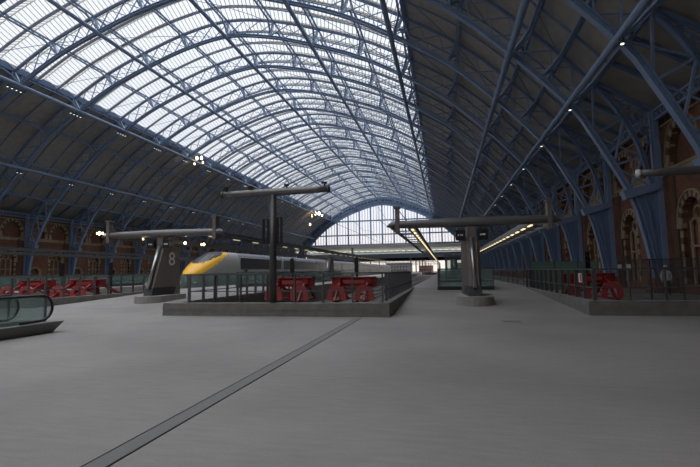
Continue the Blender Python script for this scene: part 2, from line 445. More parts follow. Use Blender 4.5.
for n in range(0, NR+1):
    y0 = RY(n) if n else RY(1)-BAY*2
    y1 = RY(n+1) if n < NR else YG
    if n == 0: y1 = RY(1)
    glazing(y0, y1, win, 6 if n == 0 else (3 if n < NR else 1)); win += 1
# slim intermediate arches
raf = []
proto = None
for n in range(1, NR):
    for j in (1,2):
        if proto is None:
            mb = MB()
            for (sa, sb) in ((NS[0], NS[-1]),):
                cv = curve_pts(sa, sb, TD+.02, 1.3)
                mb.sweep([[(p.x+nn.x*b_, a_, p.y+nn.y*b_) for a_, b_ in [(-.06,-.08),(.06,-.08),(.06,.04),(-.06,.04)]] for p, nn in cv])
            for sd in (1,-1): mb.bar((sd*38.2,0,15.0), (sd*42.0,0,12.6), .22, .26, (0,1,0))
            proto = mb.build('roof_rafter', 'blue_dark'); o = proto
        else: o = proto.copy(); COL.objects.link(o)
        o.location = (0, RY(n)+BAY*j/3, 0)
        tag(o, 'slim blue rafter arch, %s one in the bay behind the %s rib' % ('nearer' if j == 1 else 'farther', ORD[n]), 'rafter', 'slim rafter arches between the ribs')
# wind bracing rods, parts of the rib they spring from
rod_me = []
for i in range(1, 7):
    mb = MB(); s1 = pos[2*i+1]; s2 = pos[2*i+3] if 2*i+3 < len(pos) else pos[-1]; k = 5
    for q in range(k):
        f0, f1 = q/k, (q+1)/k
        A = off(s1+(s2-s1)*f0, TD-.2); B = off(s1+(s2-s1)*f1, TD-.2)
        mb.bar((A.x,BAY*f0,A.y), (B.x,BAY*f1,B.y), .05, .05)
    o = mb.build('bracing_rod', 'blue_dark'); rod_me.append(o.data); bpy.data.objects.remove(o)
for n in range(2, 14):
    for me in rod_me:
        o = bpy.data.objects.new('bracing_rod', me); COL.objects.link(o); o.parent = ribs[n-1]

# ------------------------------------------------------------------ glazed end screens
def screen(Y, idx, ZB):
    r = MB()
    cv = [(p, n) for p, n in curve_pts(0, CUM[-1], -.3, 1.3) if p.y > 7.0]
    r.sweep([[(p.x+n.x*b_, Y+a_, p.y+n.y*b_) for a_, b_ in [(-.45,-.9),(.45,-.9),(.45,.3),(-.45,.3)]] for p, n in cv]); pl_ = MB(); pl_.sweep([[(p.x+n.x*b_, Y+a_, p.y+n.y*b_) for a_, b_ in [(.02,.2),(.3,.2),(.3,2.95),(.02,2.95)]] for p, n in cv])
    w = struct(r.build('window_%d' % idx, 'blue', None, False, (0, Y, ZB)), 'glazed fan screen filling the far arch end' if Y > 0 else None)
    pl_.build('ring_sky_blocker', 'far_dark', w)  # added dark plate: blocks the sky so the ring openings look shaded
    # inner outline
    inn = [p+n*-1.1 for p, n in curve_pts(0, CUM[-1], 0, .6)]
    inn = [p for p in inn if p.y > ZB]
    xs0, xs1 = inn[0].x, inn[-1].x
    def ztop(x):
        for a, b in zip(inn[:-1], inn[1:]):
            if a.x <= x <= b.x or b.x <= x <= a.x: 
                t = (x-a.x)/(b.x-a.x+1e-9); return a.y+(b.y-a.y)*t
        return ZB
    g = MB(); poly = [(p.x,p.y) for p in inn] + [(xs1,ZB),(xs0,ZB)]
    n = len(poly); g.add([(x,Y+.1,z) for x,z in poly], [tuple(range(n))]); g.build('glass', 'screen_glass', w)
    b = MB()
    x = -5.4*6
    while x <= 33:
        zt = ztop(x)
        if zt > ZB+.5: b.box(x-.32, x+.32, Y-.3, Y+.3, ZB, zt)
        x += 5.4
    for z in (18.6, 25.2):
        xx = [p.x for p in inn if p.y > z]
        if xx: b.box(min(xx), max(xx), Y-.25, Y+.25, z-.28, z+.28)
    b.box(xs0, xs1, Y-.35, Y+.35, ZB-.3, ZB+.4)
    b.build('mullions', 'blue', w)
    b = MB(); x = -35.1
    while x <= 35.2:
        zt = ztop(x)
        if zt > ZB+.5: b.box(x-.10, x+.10, Y-.1, Y+.1, ZB, zt)
        x += 1.35
    b.build('thin_bars', 'blue', w)
    # arch ring rim with openings (lattice ring on the near side)
    rg = MB(); cv2 = [(p, n_) for p, n_ in curve_pts(0, CUM[-1], 0, 1.6) if p.y > 14]
    for (p, n_), (q, m_) in zip(cv2[:-1], cv2[1:]):
        a0 = p+n_*.3; a1 = p+n_*1.9; b0 = q+m_*.3; b1 = q+m_*1.9
        rg.bar((a0.x,Y-.6,a0.y), (a1.x,Y-.6,a1.y), .3, .3, (0,1,0)); rg.bar((a1.x,Y-.6,a1.y), (b1.x,Y-.6,b1.y), .3, .45, (0,1,0)); rg.bar((a0.x,Y-.6,a0.y),(b0.x,Y-.6,b0.y),.3,.35,(0,1,0))
    rg.build('ring_frame', 'blue', w)
    return w
screen(YG, win, 13.9); win += 1
screen(-13.5, win, 13.9); win += 1

# ------------------------------------------------------------------ side walls
WX = 42.35
def wall(side):
    mb = MB(); mk = lambda x: side*x
    X0, X1, XB = WX, WX+.9, WX+.42
    def q(*pts): mb.add(pts, [tuple(range(len(pts)))])
    def opening(yc, a, z0, zs, h, zlo, zhi, ya, yb, depth):
        # front face between ya..yb, zlo..zhi with an arched recess
        n = 14; arch = [(yc-a*math.cos(PI*i/n), zs+h*max(0.,math.sin(PI*i/n))**.85) for i in range(n+1)]
        F = lambda y, z, x=X0: (mk(x), y, z)
        q(F(ya,zlo),F(yc-a,zlo),F(yc-a,zhi),F(ya,zhi)); q(F(yc+a,zlo),F(yb,zlo),F(yb,zhi),F(yc+a,zhi))
        if z0 > zlo+.01: q(F(yc-a,zlo),F(yc+a,zlo),F(yc+a,z0),F(yc-a,z0))
        for (y1_, z1_), (y2_, z2_) in zip(arch[:-1], arch[1:]):
            q(F(y1_,z1_),F(y2_,z2_),F(y2_,zhi),F(y1_,zhi))
            q(F(y1_,z1_),F(y2_,z2_),F(y2_,z2_,X0+depth),F(y1_,z1_,X0+depth))
        for yy in (yc-a, yc+a): q(F(yy,z0),F(yy,zs),F(yy,zs,X0+depth),F(yy,z0,X0+depth))
        q(F(yc-a,z0),F(yc+a,z0),F(yc+a,z0,X0+depth),F(yc-a,z0,X0+depth))
        bk = [F(y,z,X0+depth) for y, z in arch] + [F(yc+a,z0,X0+depth),F(yc-a,z0,X0+depth)]
        q(*bk)
    YE = RY(NR)
    for n in range(0, NR):
        ya, yb = RY(n), RY(n+1); ym = (ya+yb)/2
        opening(ya+2.2, 1.6, 8.35, 8.6, 2.3, 8.3, 12.5, ya, ym, .45); opening(ym+2.25, 1.6, 8.35, 8.6, 2.3, 8.3, 12.5, ym, yb, .45)
        opening(ym+1.75, 1.15, .6, 4.4, 1.6, -1., 8.3, ym, yb, .5); opening(ya+2.2, .8, 0, 2.2, .8, -1., 8.3, ya, ym, .4) if side < 0 else q((mk(X0),ya,-1.),(mk(X0),ym,-1.),(mk(X0),ym,8.3),(mk(X0),ya,8.3))
    a, b = sorted((mk(X0+.55), mk(X1+.3)))
    mb.box(a, b, -14, YG, -1, 12.6); c, d = sorted((mk(X0), mk(X1))); mb.box(c, d, -14, RY(0), -1, 12.6); mb.box(c, d, YE, YG, -1, 12.6)
    nm = 'wall_right' if side > 0 else 'wall_left'
    w = struct(mb.build(nm, 'brick', None, False, (mk(WX), R0Y, 0)))
    # arch surrounds with alternating blocks
    def surround(a, zs, h, z0, wd, stone2, stripe_leg):
        m = MB(); n = 17
        pts = [(-a*math.cos(PI*i/n), zs+h*max(0.,math.sin(PI*i/n))**.85) for i in range(n+1)]
        out = [(-(a+wd)*math.cos(PI*i/n), zs+(h+wd)*max(0.,math.sin(PI*i/n))**.85) for i in range(n+1)]
        for i in range(n):
            m.cur = i % 2
            m.prism([pts[i],pts[i+1],out[i+1],out[i]], lambda u,v,t: (mk(t), u, v), WX-.07, WX+.3)
        m.cur = 0
        for i in range(n):   # outer drip mould
            o1 = [(-(a+wd+.1)*math.cos(PI*j/n), zs+(h+wd+.1)*max(0.,math.sin(PI*j/n))**.85) for j in (i,i+1)]
            m.prism([out[i],out[i+1],o1[1],o1[0]], lambda u,v,t: (mk(t), u, v), WX-.13, WX+.1)
        z = z0
        while z < zs-.01:
            z2 = min(zs, z+.42); 
            for sgn in (-1,1):
                u0, u1 = sorted((sgn*a, sgn*(a+wd*.8))); m.cur = int((z-z0)/.42) % 2 if stripe_leg else 1
                m.box(*sorted((mk(WX-.06), mk(WX+.2))), u0, u1, z, z2)
            z = z2
        m.cur = 0
        for sgn in (-1,1): m.box(*sorted((mk(WX-.14), mk(WX+.2))), *sorted((sgn*(a-.05), sgn*(a+wd+.1))), zs-.28, zs+.04)
        return m
    first = {}
    for n in range(0, NR):
        ya = RY(n); ym = ya+BAY/2
        specs = [('hi', ya+2.2), ('hi', ym+2.25), ('lo', ym+1.75)]
        if side < 0: specs.append(('dr', ya+2.2))
        for key, yc in specs:
            if key not in first:
                m = {'hi': lambda: surround(1.6,8.6,2.3,8.35,.42,0,False), 'lo': lambda: surround(1.15,4.4,1.6,.6,.38,0,True), 'dr': lambda: surround(.8,2.2,.8,0,.25,0,True)}[key]()
                o = m.build('arch_surround', ['stone','stone_dark'], None); first[key] = o; base = o
            else: o = first[key].copy(); COL.objects.link(o)
            o.parent = w; o.location = (-mk(WX), yc-R0Y, 0)
            if key == 'lo':
                if 'tr' not in first:
                    m = MB()
                    xf = sorted((mk(WX+.28), mk(WX+.40)))
                    for yy in (-.9,0,.9): m.box(*xf, yy-.09, yy+.09, .6, 4.6)
                    pp = [(.42*math.cos(a_*PI/6), 5.0+.42*math.sin(a_*PI/6)) for a_ in range(13)]
                    for A, B in zip(pp[:-1], pp[1:]): m.bar((mk(WX+.33),A[0],A[1]), (mk(WX+.33),B[0],B[1]), .12, .12, (1,0,0))
                    for c_ in (-.45,.45):
                        pp = [(c_+.45*math.cos(a_*PI/8), 4.2+.5*math.sin(a_*PI/8)) for a_ in range(9)]
                        for A, B in zip(pp[:-1], pp[1:]): m.bar((mk(WX+.33),A[0],A[1]), (mk(WX+.33),B[0],B[1]), .12, .12, (1,0,0))
                    m.box(*xf, -1.1, 1.1, 2.9, 3.05)
                    o2 = m.build('window_tracery', 'stone'); first['tr'] = o2
                else: o2 = first['tr'].copy(); COL.objects.link(o2)
                o2.parent = w; o2.location = (-mk(WX), yc-R0Y, 0)
    # horizontal stone courses
    m = MB(); m.box(*sorted((mk(WX-.16), mk(WX+.1))), -14, YG, 8.1, 8.28); m.box(*sorted((mk(WX-.09), mk(WX+.1))), -14, YG, 7.8, 8.1)
    m.box(*sorted((mk(WX-.12), mk(WX+.1))), -14, YG, 11.25, 11.38); m.box(*sorted((mk(WX-.2), mk(WX+.1))), -14, YG, 12.2, 12.42)
    m.build('stone_course', 'stone', w)
    m = MB(); y = -13.5
    while y < 110:
        m.box(*sorted((mk(WX-.06), mk(WX+.1))), y, y+.28, 11.5, 12.1); m.box(*sorted((mk(WX-.09), mk(WX+.1))), y+.08, y+.2, 11.6, 12.0); y += .62
    m.build('frieze_panels', 'stone_dark', w)
    # pilaster strips beside each column
    m = MB()
    for n in range(0, NR+1):
        for dy in (-.95,.95):
            m.box(*sorted((mk(WX-.12), mk(WX+.1))), RY(n)+dy-.16, RY(n)+dy+.16, 0, 8.1)
    m.build('pilaster_strips', 'stone_dark', w)
    # eaves lattice girder
    g = thing('eaves_girder', (mk(XC), RY(1), 12.4), 'blue lattice girder along the top of the %s brick wall under the eaves' % ('right' if side > 0 else 'left'), 'girder', 'eaves girders')
    m = MB(); m.bar((mk(XC),RY(1),11.72), (mk(XC),YG,11.72), .22, .14); m.bar((mk(XC),RY(1),12.37), (mk(XC),YG,12.37), .22, .14); m.build('girder_chord', 'blue', g)
    m = MB(); y = RY(1)
    while y < 150: m.bar((mk(XC),y,11.75), (mk(XC),y+.55,12.33), .07, .07); m.bar((mk(XC),y+.55,11.75), (mk(XC),y,12.33), .07, .07); y += .55
    m.build('girder_lattice', 'blue', g)
wall(1); wall(-1)
mb = MB(); mb.box(-43.5, 43.5, -14.6, -13.8, -1, 13.9); struct(mb.build('wall_back', 'brick'))

# ------------------------------------------------------------------ floor, wells, platforms
WELLS = [(-25.,-15.5,20.0), (-4.5,6.0,19.9), (15.9,25.1,16.75), (32.9,38.8,17.75)]
def zf(x, y):
    if x > 38.8: return 0. if y < 60 else .0
    if y <= 17.5: return 0.
    return min(.52, .52*(y-17.5)/12.5)
mb = MB()
mb.box(-42.5, 42.5, -14, 16.5, -.3, 0)
strips = [(-42.5,-25.), (-15.5,-4.5), (6.0,15.9), (25.1,32.9), (38.8,42.5)]
for x0, x1 in strips:
    bl = x0 > 38
    ys = [16.5, 17.5, 30., 197., 430.]; zs = [0,0,0,0,0] if bl else [0,0,.52,.52,.52]
    poly = [(y,z) for y,z in zip(ys,zs)] + [(430.,-1.), (16.5,-1.)]
    mb.prism(poly, lambda u,v,t: (t,u,v), x0, x1)
for x0, x1, ys in WELLS: mb.box(x0, x1, 16.5, ys, -1., 0)
struct(mb.build('floor', 'floor'))
mb = MB(); mb.box(-42.5, 42.5, 16.5, 430, -1.3, -.92); struct(mb.build('trim_1', 'ballast'), 'dark track bed between the platforms')
mb = MB(); mb.box(-300, 300, 430, 900, -1.3, -.9); mb.box(-300,-43.5,-60,430,-1.3,-.9); mb.box(43.5,300,-60,430,-1.3,-.9); struct(mb.build('trim_2', 'ballast'), 'open ground around the station')

# drain channel
t = thing('drain_channel', (24.2, 0, 0), 'narrow dark drainage channel running straight across the grey concourse floor to the central plinth', 'drain')
mb = MB(); mb.box(24.10, 24.34, -6, 15.9, 0, .006); mb.build('grating', 'drain_grey', t)
mb = MB(); mb.box(24.09, 24.105, -6, 15.9, 0, .010); mb.box(24.32, 24.34, -6, 15.9, 0, .010); mb.build('slot_edge', 'black', t)
mb = MB(); mb.box(29.25, 29.85, 15.1, 15.6, 0, .006); mb.box(29.3, 29.8, 15.15, 15.55, .0, .012)
tag(mb.build('access_cover', 'drain_grey', None, False, (29.5,15.3,0)), 'small rectangular metal access cover set in the floor before the middle platform', 'floor cover')

# plinths
def plinth(x0, x1, y0, ytop_end, label, left_side=True, right_side=True):
    t = thing('stone_plinth', ((x0+x1)/2, y0, 0), label, 'plinth', 'stone plinths round the track pits')
    H = .52; n = 4; w = .5
    def kerb(nm, bx):
        m = MB()
        for i in range(n):
            i0 = .012 if i % 2 else 0.
            m.box(bx[0]+i0, bx[1]-i0, bx[2]+i0, bx[3]-i0, -.02+(H+.02)*i/n, -.02+(H+.02)*(i+1)/n)
        m.build(nm, 'concrete', t)
    kerb('front_kerb', (x0, x1, y0, y0+w))
    if left_side: kerb('side_kerb', (x0, x0+.45, y0+w, 31.))
    if right_side: kerb('side_kerb', (x1-.45, x1, y0+w, 31.))
    return t
plinth(15.66, 25.34, 16.3, 31, 'low grey stone plinth in the middle carrying the railing around two red buffer stops')
plinth(32.55, 42.3, 17.4, 31, 'low grey stone plinth on the right in front of the brick wall', right_side=False)
plinth(-4.8, 6.25, 19.4, 31, 'low grey stone plinth on the left, behind the escalator')
plinth(-25.3, -15.2, 19.4, 31, 'low grey stone plinth farthest left near the far brick wall')

def railing(pts, label, spacing=1.13, base=.52, top=1.68, thick=.045, dense=False, glass=False, wide=.09):
    p0 = pts[0]
    t = thing('railing', (p0[0], p0[1], base), label, 'railing', 'steel railings on the plinths')
    tr = MB(); mr = MB(); gl = MB()
    for a, b in zip(pts[:-1], pts[1:]):
        A = Vector((*a,0)); B = Vector((*b,0)); L = (B-A).length; d = (B-A)/L; n = max(1, round(L/spacing))
        tr.bar((a[0],a[1],top), (b[0],b[1],top), .07, .05); mr.bar((a[0],a[1],base+.47), (b[0],b[1],base+.47), .05, .04)
        for i in range(n+1):
            if i == 0 and a is not pts[0]: continue
            p = A + (B-A)*i/n
            m = MB(); m.bar((p.x,p.y,base+.0), (p.x,p.y,top-.02), wide, thick, tuple(d)) ; m.bar((p.x,p.y,base), (p.x,p.y,base+.015), .14, .14, tuple(d))
            m.build('railing_post', 'steel', t)
        if glass: gl.bar((a[0]+d.x*.05,a[1]+d.y*.05,(base+top)/2), (b[0]-d.x*.05,b[1]-d.y*.05,(base+top)/2), .012, top-base-.14)
    tr.build('top_rail', 'steel', t); mr.build('mid_rail', 'steel', t)
    if glass: gl.build('glass_panel', 'green_glass', t)
    return t
railing([(16.7,31.0),(16.7,16.64),(25.05,16.64),(25.05,31.0)], 'grey steel railing with flat posts around the middle pit holding two red buffers', wide=.13)
railing([(32.85,31.0),(32.85,17.65),(42.2,17.65)], 'grey steel railing on the right-hand plinth, with a small red and white sign', wide=.13)
railing([(-4.5,31.),(-4.5,19.65),(5.95,19.65),(5.95,31.)], 'grey steel railing on the left plinth behind the escalator, before long red buffers', glass=False, wide=.12)
railing([(-25.,31.),(-25.,19.65),(-15.5,19.65),(-15.5,31.)], 'grey steel railing farthest left, seen past the escalator top', wide=.12)

# ------------------------------------------------------------------ tracks and buffers
TR = [(-22.2,20),(-18.3,20),(-.6,20.5),(2.95,20.5),(19.45,17.6),(22.95,17.6),(34.6,18.6)]
trl = ['far left track in the pit by the far wall, left one of its pair','right one of the two tracks in the far left pit','left one of the two tracks behind the left plinth','track with the yellow-nosed train standing on it','left track in the middle pit behind the red buffer stops','right track in the middle pit beside the central platform edge','single track in the right pit along the brick wall']
for (x, y0), lb in zip(TR, trl):
    t = thing('railway_track', (x, y0, -.92), 'railway '+lb if 'track' in lb[:5] else 'steel '+lb, 'railway track', 'railway tracks')
    for s_ in (-.72,.72):
        m = MB(); m.box(x+s_-.035, x+s_+.035, y0, 428, -.80, -.66); m.build('rail', 'rail', t)
    m = MB(); y = y0+.3
    while y < 90:
        if abs(y+.13-28) > .4: m.box(x-1.25, x+1.25, y, y+.26, -.93, -.80)
        y += .7
    m.build('sleepers', 'concrete', t)

def buffer_stop():
    t = thing('buffer_stop', (0,0,-.92), 'x', 'buffer stop', None)
    m = MB(); m.box(-1.1, 1.1, -.14, .14, .90+.1, 1.42-.92+.92)
    m = MB(); m.box(-1.15,1.15,-.10,.15,.05,.52); m.box(-1.15,1.15,-.20,.15,.05,.11); m.box(-1.15,1.15,-.20,.15,.47,.53); m.build('cross_beam', 'red', t)
    for s_ in (-.72,.72):
        m = MB()
        m.bar((s_,-.1,.35), (s_,-1.3,-.62), .09, .15); m.box(s_-.06,s_+.06,-.12,.1,-.66,.5); m.bar((s_,.1,.3), (s_,1.5,-.62), .09, .15)
        m.box(s_-.07, s_+.07, -1.5, 1.7, -.68, -.58); m.build('side_frame', 'red', t)
        m = MB(); m.tube([(s_*1.1,-.15,.30),(s_*1.1,-.32,.30)], .08, 12); m.tube([(s_*1.1,-.32,.30),(s_*1.1,-.36,.30)], .15, 14); m.build('buffer_head', 'red', t)
        m = MB(); q = s_*.95
        pa = [(q-.36,-1.0,-.60),(q-.30,-1.0,-.12),(q-.18,-1.0,.02),(q+.18,-1.0,.02),(q+.30,-1.0,-.12),(q+.36,-1.0,-.60)]
        for a, b in zip(pa[:-1], pa[1:]): m.bar(a, b, .26, .10, (0,1,0))
        m.build('shoe', 'redpale', t)
    m = MB(); m.bar((-.9,.05,-.5), (.9,.05,.1), .07, .07); m.bar((.9,.05,-.5), (-.9,.05,.1), .07, .07); m.build('cross_brace', 'red', t)
    m = MB(); m.box(-.55,.55,-.17,-.15,.18,.38); m.build('name_plate', 'redpale', t)
    return t
# place with head height above platform
bs = buffer_stop()
bpos = [(19.6,21.6,0.94),(22.9,21.6,.94),(34.25,23.0,.72),(-.6,25.0,.72),(3.6,24.9,.72),(-22.2,24.,.72),(-18.3,24.,.72)]
blab = ['red friction buffer stop in the middle pit, the left one, behind the tall mast','red buffer stop in the middle pit, the right one near the platform edge','dark red buffer stop in the right-hand pit before the brick wall','long red buffer stop in the left pit, nearer the escalator','long red buffer stop in the left pit, nearer the pylon numbered 8','red buffer stop at the far left pit, left one','red buffer stop at the far left pit, right one']
# the frame is built around rail level: raise the side of the origin so its feet sit on the rails
for i, ((x, y, zt), lb) in enumerate(zip(bpos, blab)):
    o = bs if i == 0 else copy_tree(bs)
    o.location = (x, y, 0.02+.88 if i < 2 else .02+.55); tag(o, lb, 'buffer stop', 'red buffer stops')
    o.location.z = .02; o.scale = (1.0 if i < 3 else 1.15, 1.0 if i < 3 else 1.5, 1)

# pedestal so that the frames reach up above the plinth
# ------------------------------------------------------------------ signal masts by the buffers
for i, (x, y, lb) in enumerate([(17.25,28.,'black signal post in the middle pit, left of the two'),(21.75,28.,'black signal post in the middle pit, right of the two'),(-1.6,28.,'black signal post over the left pit, nearer the escalator'),(2.8,28.,'black signal post over the left pit, nearer the pylon numbered 8'),(35.72,28.,'black signal post in the right pit before the brick wall')]):
    t = thing('signal_post', (x, y, -.92), lb, 'signal post', 'black signal posts')
    m = MB(); m.tube([(x,y,-.92),(x,y,2.7)], .07, 10); m.build('post', 'black', t)
    m = MB(); m.box(x-.13,x+.13,y-.16,y-.02,1.7,2.65); m.build('signal_head', 'black', t)
    m = MB(); m.tube([(x,y-.17,2.45),(x,y-.22,2.45)], .07, 10); m.tube([(x,y-.17,2.15),(x,y-.22,2.15)], .07, 10); m.build('signal_lens', 'dark_steel', t)
    m = MB(); m.box(x-.2,x+.2,y-.2,y+.2,-.93,-.75); m.build('post_base', 'concrete', t)

# ------------------------------------------------------------------ platform canopies with pylons
def canopy(x, y0, W, label, number=None, length=78, npyl=2, z=4.0, base_z=0., disp=True):
    t = thing('platform_canopy', (x, y0, 0), label, 'canopy', 'platform canopies')
    for k in range(npyl):
        Y = y0 + 38*k; bz = base_z if k == 0 else .5
        # stadium base
        m = MB(); pts = []
        for i in range(12): a = PI+PI*i/11; pts.append((x+.85*math.cos(a), Y+.2+.85*math.sin(a)))
        for i in range(12): a = PI*i/11; pts.append((x+.85*math.cos(a), Y+2.1+.85*math.sin(a)))
        m.prism(pts, lambda u,v,tt: (u,v,tt), bz-.03, bz+.40 if k == 0 else bz+.3); m.build('pylon_base', 'concrete_pale', t)
        # fin: two tapered plates with dark skirting
        m = MB(); zt = z-.75; zb = bz+.4
        for s_ in (-1,1):
            lo_ = [(x+s_*.09,Y-.05),(x+s_*.22,Y-.05),(x+s_*.50,Y+2.2),(x+s_*.34,Y+2.2)]
            hi_ = [(x+s_*.09,Y+.95),(x+s_*.25,Y+.95),(x+s_*.46,Y+2.2),(x+s_*.30,Y+2.2)]
            m.sweep([[(a,b,zb) for a,b in lo_], [(a,b,zt) for a,b in hi_]])
        m.sweep([[(x-.12,Y+.15,zb),(x+.12,Y+.15,zb),(x+.32,Y+2.15,zb),(x-.32,Y+2.15,zb)], [(x-.12,Y+1.1,zt),(x+.12,Y+1.1,zt),(x+.32,Y+2.15,zt),(x-.32,Y+2.15,zt)]])
        f = m.build('pylon_fin', 'fin', t)
        m = MB(); m.sweep([[(x-.26,Y-.12,bz+.38),(x+.26,Y-.12,bz+.38),(x+.49,Y+2.24,bz+.38),(x-.49,Y+2.24,bz+.38)], [(x-.26,Y+.05,bz+.86),(x+.26,Y+.05,bz+.86),(x+.49,Y+2.24,bz+.86),(x-.49,Y+2.24,bz+.86)]]); m.build('pylon_skirt', 'dark_steel', t)
        m = MB(); m.tube([(x,Y-.12,bz+.8),(x,Y+.85,z-.7)], .09, 14); m.build('silver_tube', 'bright_steel', t, True)
        # head
        m = MB(); m.box(x-.2,x+.2,Y+.9,Y+1.4,z-.9,z-.1); m.box(x-.2,x+.2,Y+1.6,Y+2.0,z-.9,z-.1); m.box(x-.46,x+.46,Y+.95,Y+2.2,z-.80,z-.72); m.build('pylon_head', 'fin', t)
        # beam, tapering towards the ends, pointed
        yb = Y+.0; n = 14; path = []; rs = []
        for i in range(n+1):
            u = -1+2*i/n; path.append((x+u*W/2, Y+1.0, z+.03)); rs.append((.24-.06*abs(u)**1.5)*(1 if k == 0 else .55))
        for e_, w_ in ((0, -1), (-1, 1)):
            q_ = path[e_]; ex = [(q_[0]+w_*.28, q_[1], q_[2]-.08)]
            path = ex + path if e_ == 0 else path + ex; rs = [.03] + rs if e_ == 0 else rs + [.03]
        m = MB(); m.tube(path, rs, 14); m.build('beam', 'beam_grey', t, True)
        for s_ in (-1,1):
            m = MB(); xx = x+s_*(W/2-.28); m.box(xx-.1,xx+.1,Y+.8,Y+1.2,z-.42,z+.92); m.box(xx-.16,xx+.16,Y+.75,Y+1.25,z+.86,z+.95); m.build('end_upright', 'fin', t)
            if disp and k == 0:
                m = MB(); xd = x+s_*.52; m.box(xd-.23,xd+.23,Y+.72,Y+.98,z-.86,z-.36); d = m.build('display', 'black', t)
                m = MB()
                for q in range(4): 
                    if s_ < 0 and q == 1: m.bar((xd-.05,Y+.71,z-.56),(xd+.01,Y+.71,z-.64),.02,.01)
                    else: m.box(xd-.12+q*.065, xd-.08+q*.065, Y+.71, Y+.72, z-.65, z-.57)
                m.build('display_lettering', 'digits', d)
    # strips along both sides
    for s_ in (-1,1):
        Y0 = y0+1.0; Y1 = y0+length
        xo = x+s_*(W/2+.02); xi = x+s_*(W/2-1.15); xm = x+s_*(W/2-.80)
        m = MB()
        for xx in (xo, xm): m.bar((xx,Y0,z-.08), (xx,Y1,z-.08), .09, .16)
        yy = Y0+.4
        while yy < Y1: m.bar((xo,yy,z-.06), (xm,yy,z-.06), .16, .05); yy += 2.3
        m.build('ladder_frame', 'steel', t)
        m = MB(); a, b = sorted((xm, xi)); m.box(a, b, Y0, Y1, z-.04, z+.10); m.box(a, a+.05, Y0, Y1, z-.16, z-.04); m.box(b-.05, b, Y0, Y1, z-.16, z-.04)
        m.build('light_trough', 'steel', t)
        yy = Y0+.5; cnt = 0
        while yy < Y1-1:
            m = MB(); m.box((a+b)/2-.055, (a+b)/2+.055, yy, yy+.85, z-.20, z-.15); m.build('light_panel', 'striplight' if number is None and disp else ('striplight_dim' if s_ > 0 and disp else 'panel_grey'), t); yy += 1.9 if number is None else 3.0
    for k in range(npyl):
        Y = y0+38*k
        for s_ in (-1,1):
            m = MB(); xx = x+s_*(W/2-.28); m.bar((xx,Y+1,z+.85), (x+s_*(W/2-.9),Y+3.2,z+.05), .03, .03); m.build('stay_rod', 'dark_steel', t)
    if number:
        cu = bpy.data.curves.new('numeral', 'FONT'); cu.body = number; cu.size = 1.12; cu.extrude = .004; cu.align_x = 'CENTER'; cu.align_y = 'CENTER'; cu.materials.append(M['white'])
        o = bpy.data.objects.new('platform_numeral', cu); COL.objects.link(o); o.parent = t
        o.location = (.405, 1.5, 2.62); o.rotation_euler = (PI/2, 0, PI/2-.17)
        bpy.context.view_layer.update(); me = bpy.data.meshes.new_from_object(o.evaluated_get(bpy.context.evaluated_depsgraph_get()))
        o2 = bpy.data.objects.new('platform_numeral', me); COL.objects.link(o2); o2.parent = t; o2.location = o.location; o2.rotation_euler = o.rotation_euler
        bpy.data.objects.remove(o); bpy.data.curves.remove(cu); o2['label'] = 'pale platform number 8 on the pylon side'
    return t
canopy(28.75, 20.6, 7.7, 'grey platform canopy on a pylon with two black displays, over the middle platform', None, base_z=.12, z=4.02)
canopy(11.0, 21.5, 7.7, 'grey platform canopy on the dark bronze pylon numbered 8', '8', base_z=.14, z=4.12)
canopy(-11.3, 21.8, 8.6, 'grey platform canopy far left, mostly hidden, its beam tip showing at the left edge', None, base_z=.15, z=4.1, disp=False)

# ------------------------------------------------------------------ masts with cross tube
def mast(xp, xa, xb, y, bz, label, spk=True):
    t = thing('lighting_mast', (xp, y, bz), label, 'mast', 'T shaped masts on the plinths')
    m = MB(); m.tube([(xp,y,bz),(xp,y,4.95)], .145, 18); m.tube([(xp,y,bz),(xp,y,bz+.03)], .158, 18); m.build('pole', 'tube_grey', t, True)
    m = MB(); path = [(xa+(xb-xa)*i/8, y, 5.06) for i in range(9)]; m.tube(path, [.125,.14,.15,.155,.155,.155,.15,.14,.125], 16); m.build('cross_tube', 'beam_grey', t, True)
    for xx, s_ in ((xa,-1),(xb,1)):
        m = MB(); m.tube([(xx-s_*.02,y,5.06),(xx+s_*.07,y,5.06)], [.15,.15], 16); m.build('end_cap', 'tube_grey' if spk else 'white', t, True)
    for fx in (.28,.62,.03,.97) if spk else (.5,):
        m = MB(); xx = xa+(xb-xa)*fx; m.box(xx-.03,xx+.03,y-.03,y+.03,5.2,5.3); m.bar((xx-.09,y-.02,5.33), (xx+.1,y-.08,5.30), .09, .08); m.build('camera', 'black', t)
    if spk:
        for dx in (-.42,-.22,.20,.36):
            m = MB(); m.box(xp+dx-.035,xp+dx+.035,y-.05,y+.05,2.9+abs(dx)*.1,3.95+(.05 if dx>0 else 0)); m.build('column_speaker', 'black', t)
        m = MB()
        m.bar((xp-.45,y,3.65), (xp+.38,y,3.65), .04, .04); m.bar((xp-.45,y,3.15), (xp+.38,y,3.15), .03, .03); m.bar((xp,y,3.15), (xp,y,3.65), .05, .05); m.build('speaker_bracket', 'dark_steel', t)
    return t
mast(20.6, 18.35, 22.95, 16.46, .52, 'tall dark T shaped mast with slim column speakers standing on the middle plinth')
mast(37.0, 34.3, 39.6, 16.9, .0, 'horizontal grey mast tube with a rounded pale end at the right edge', False)

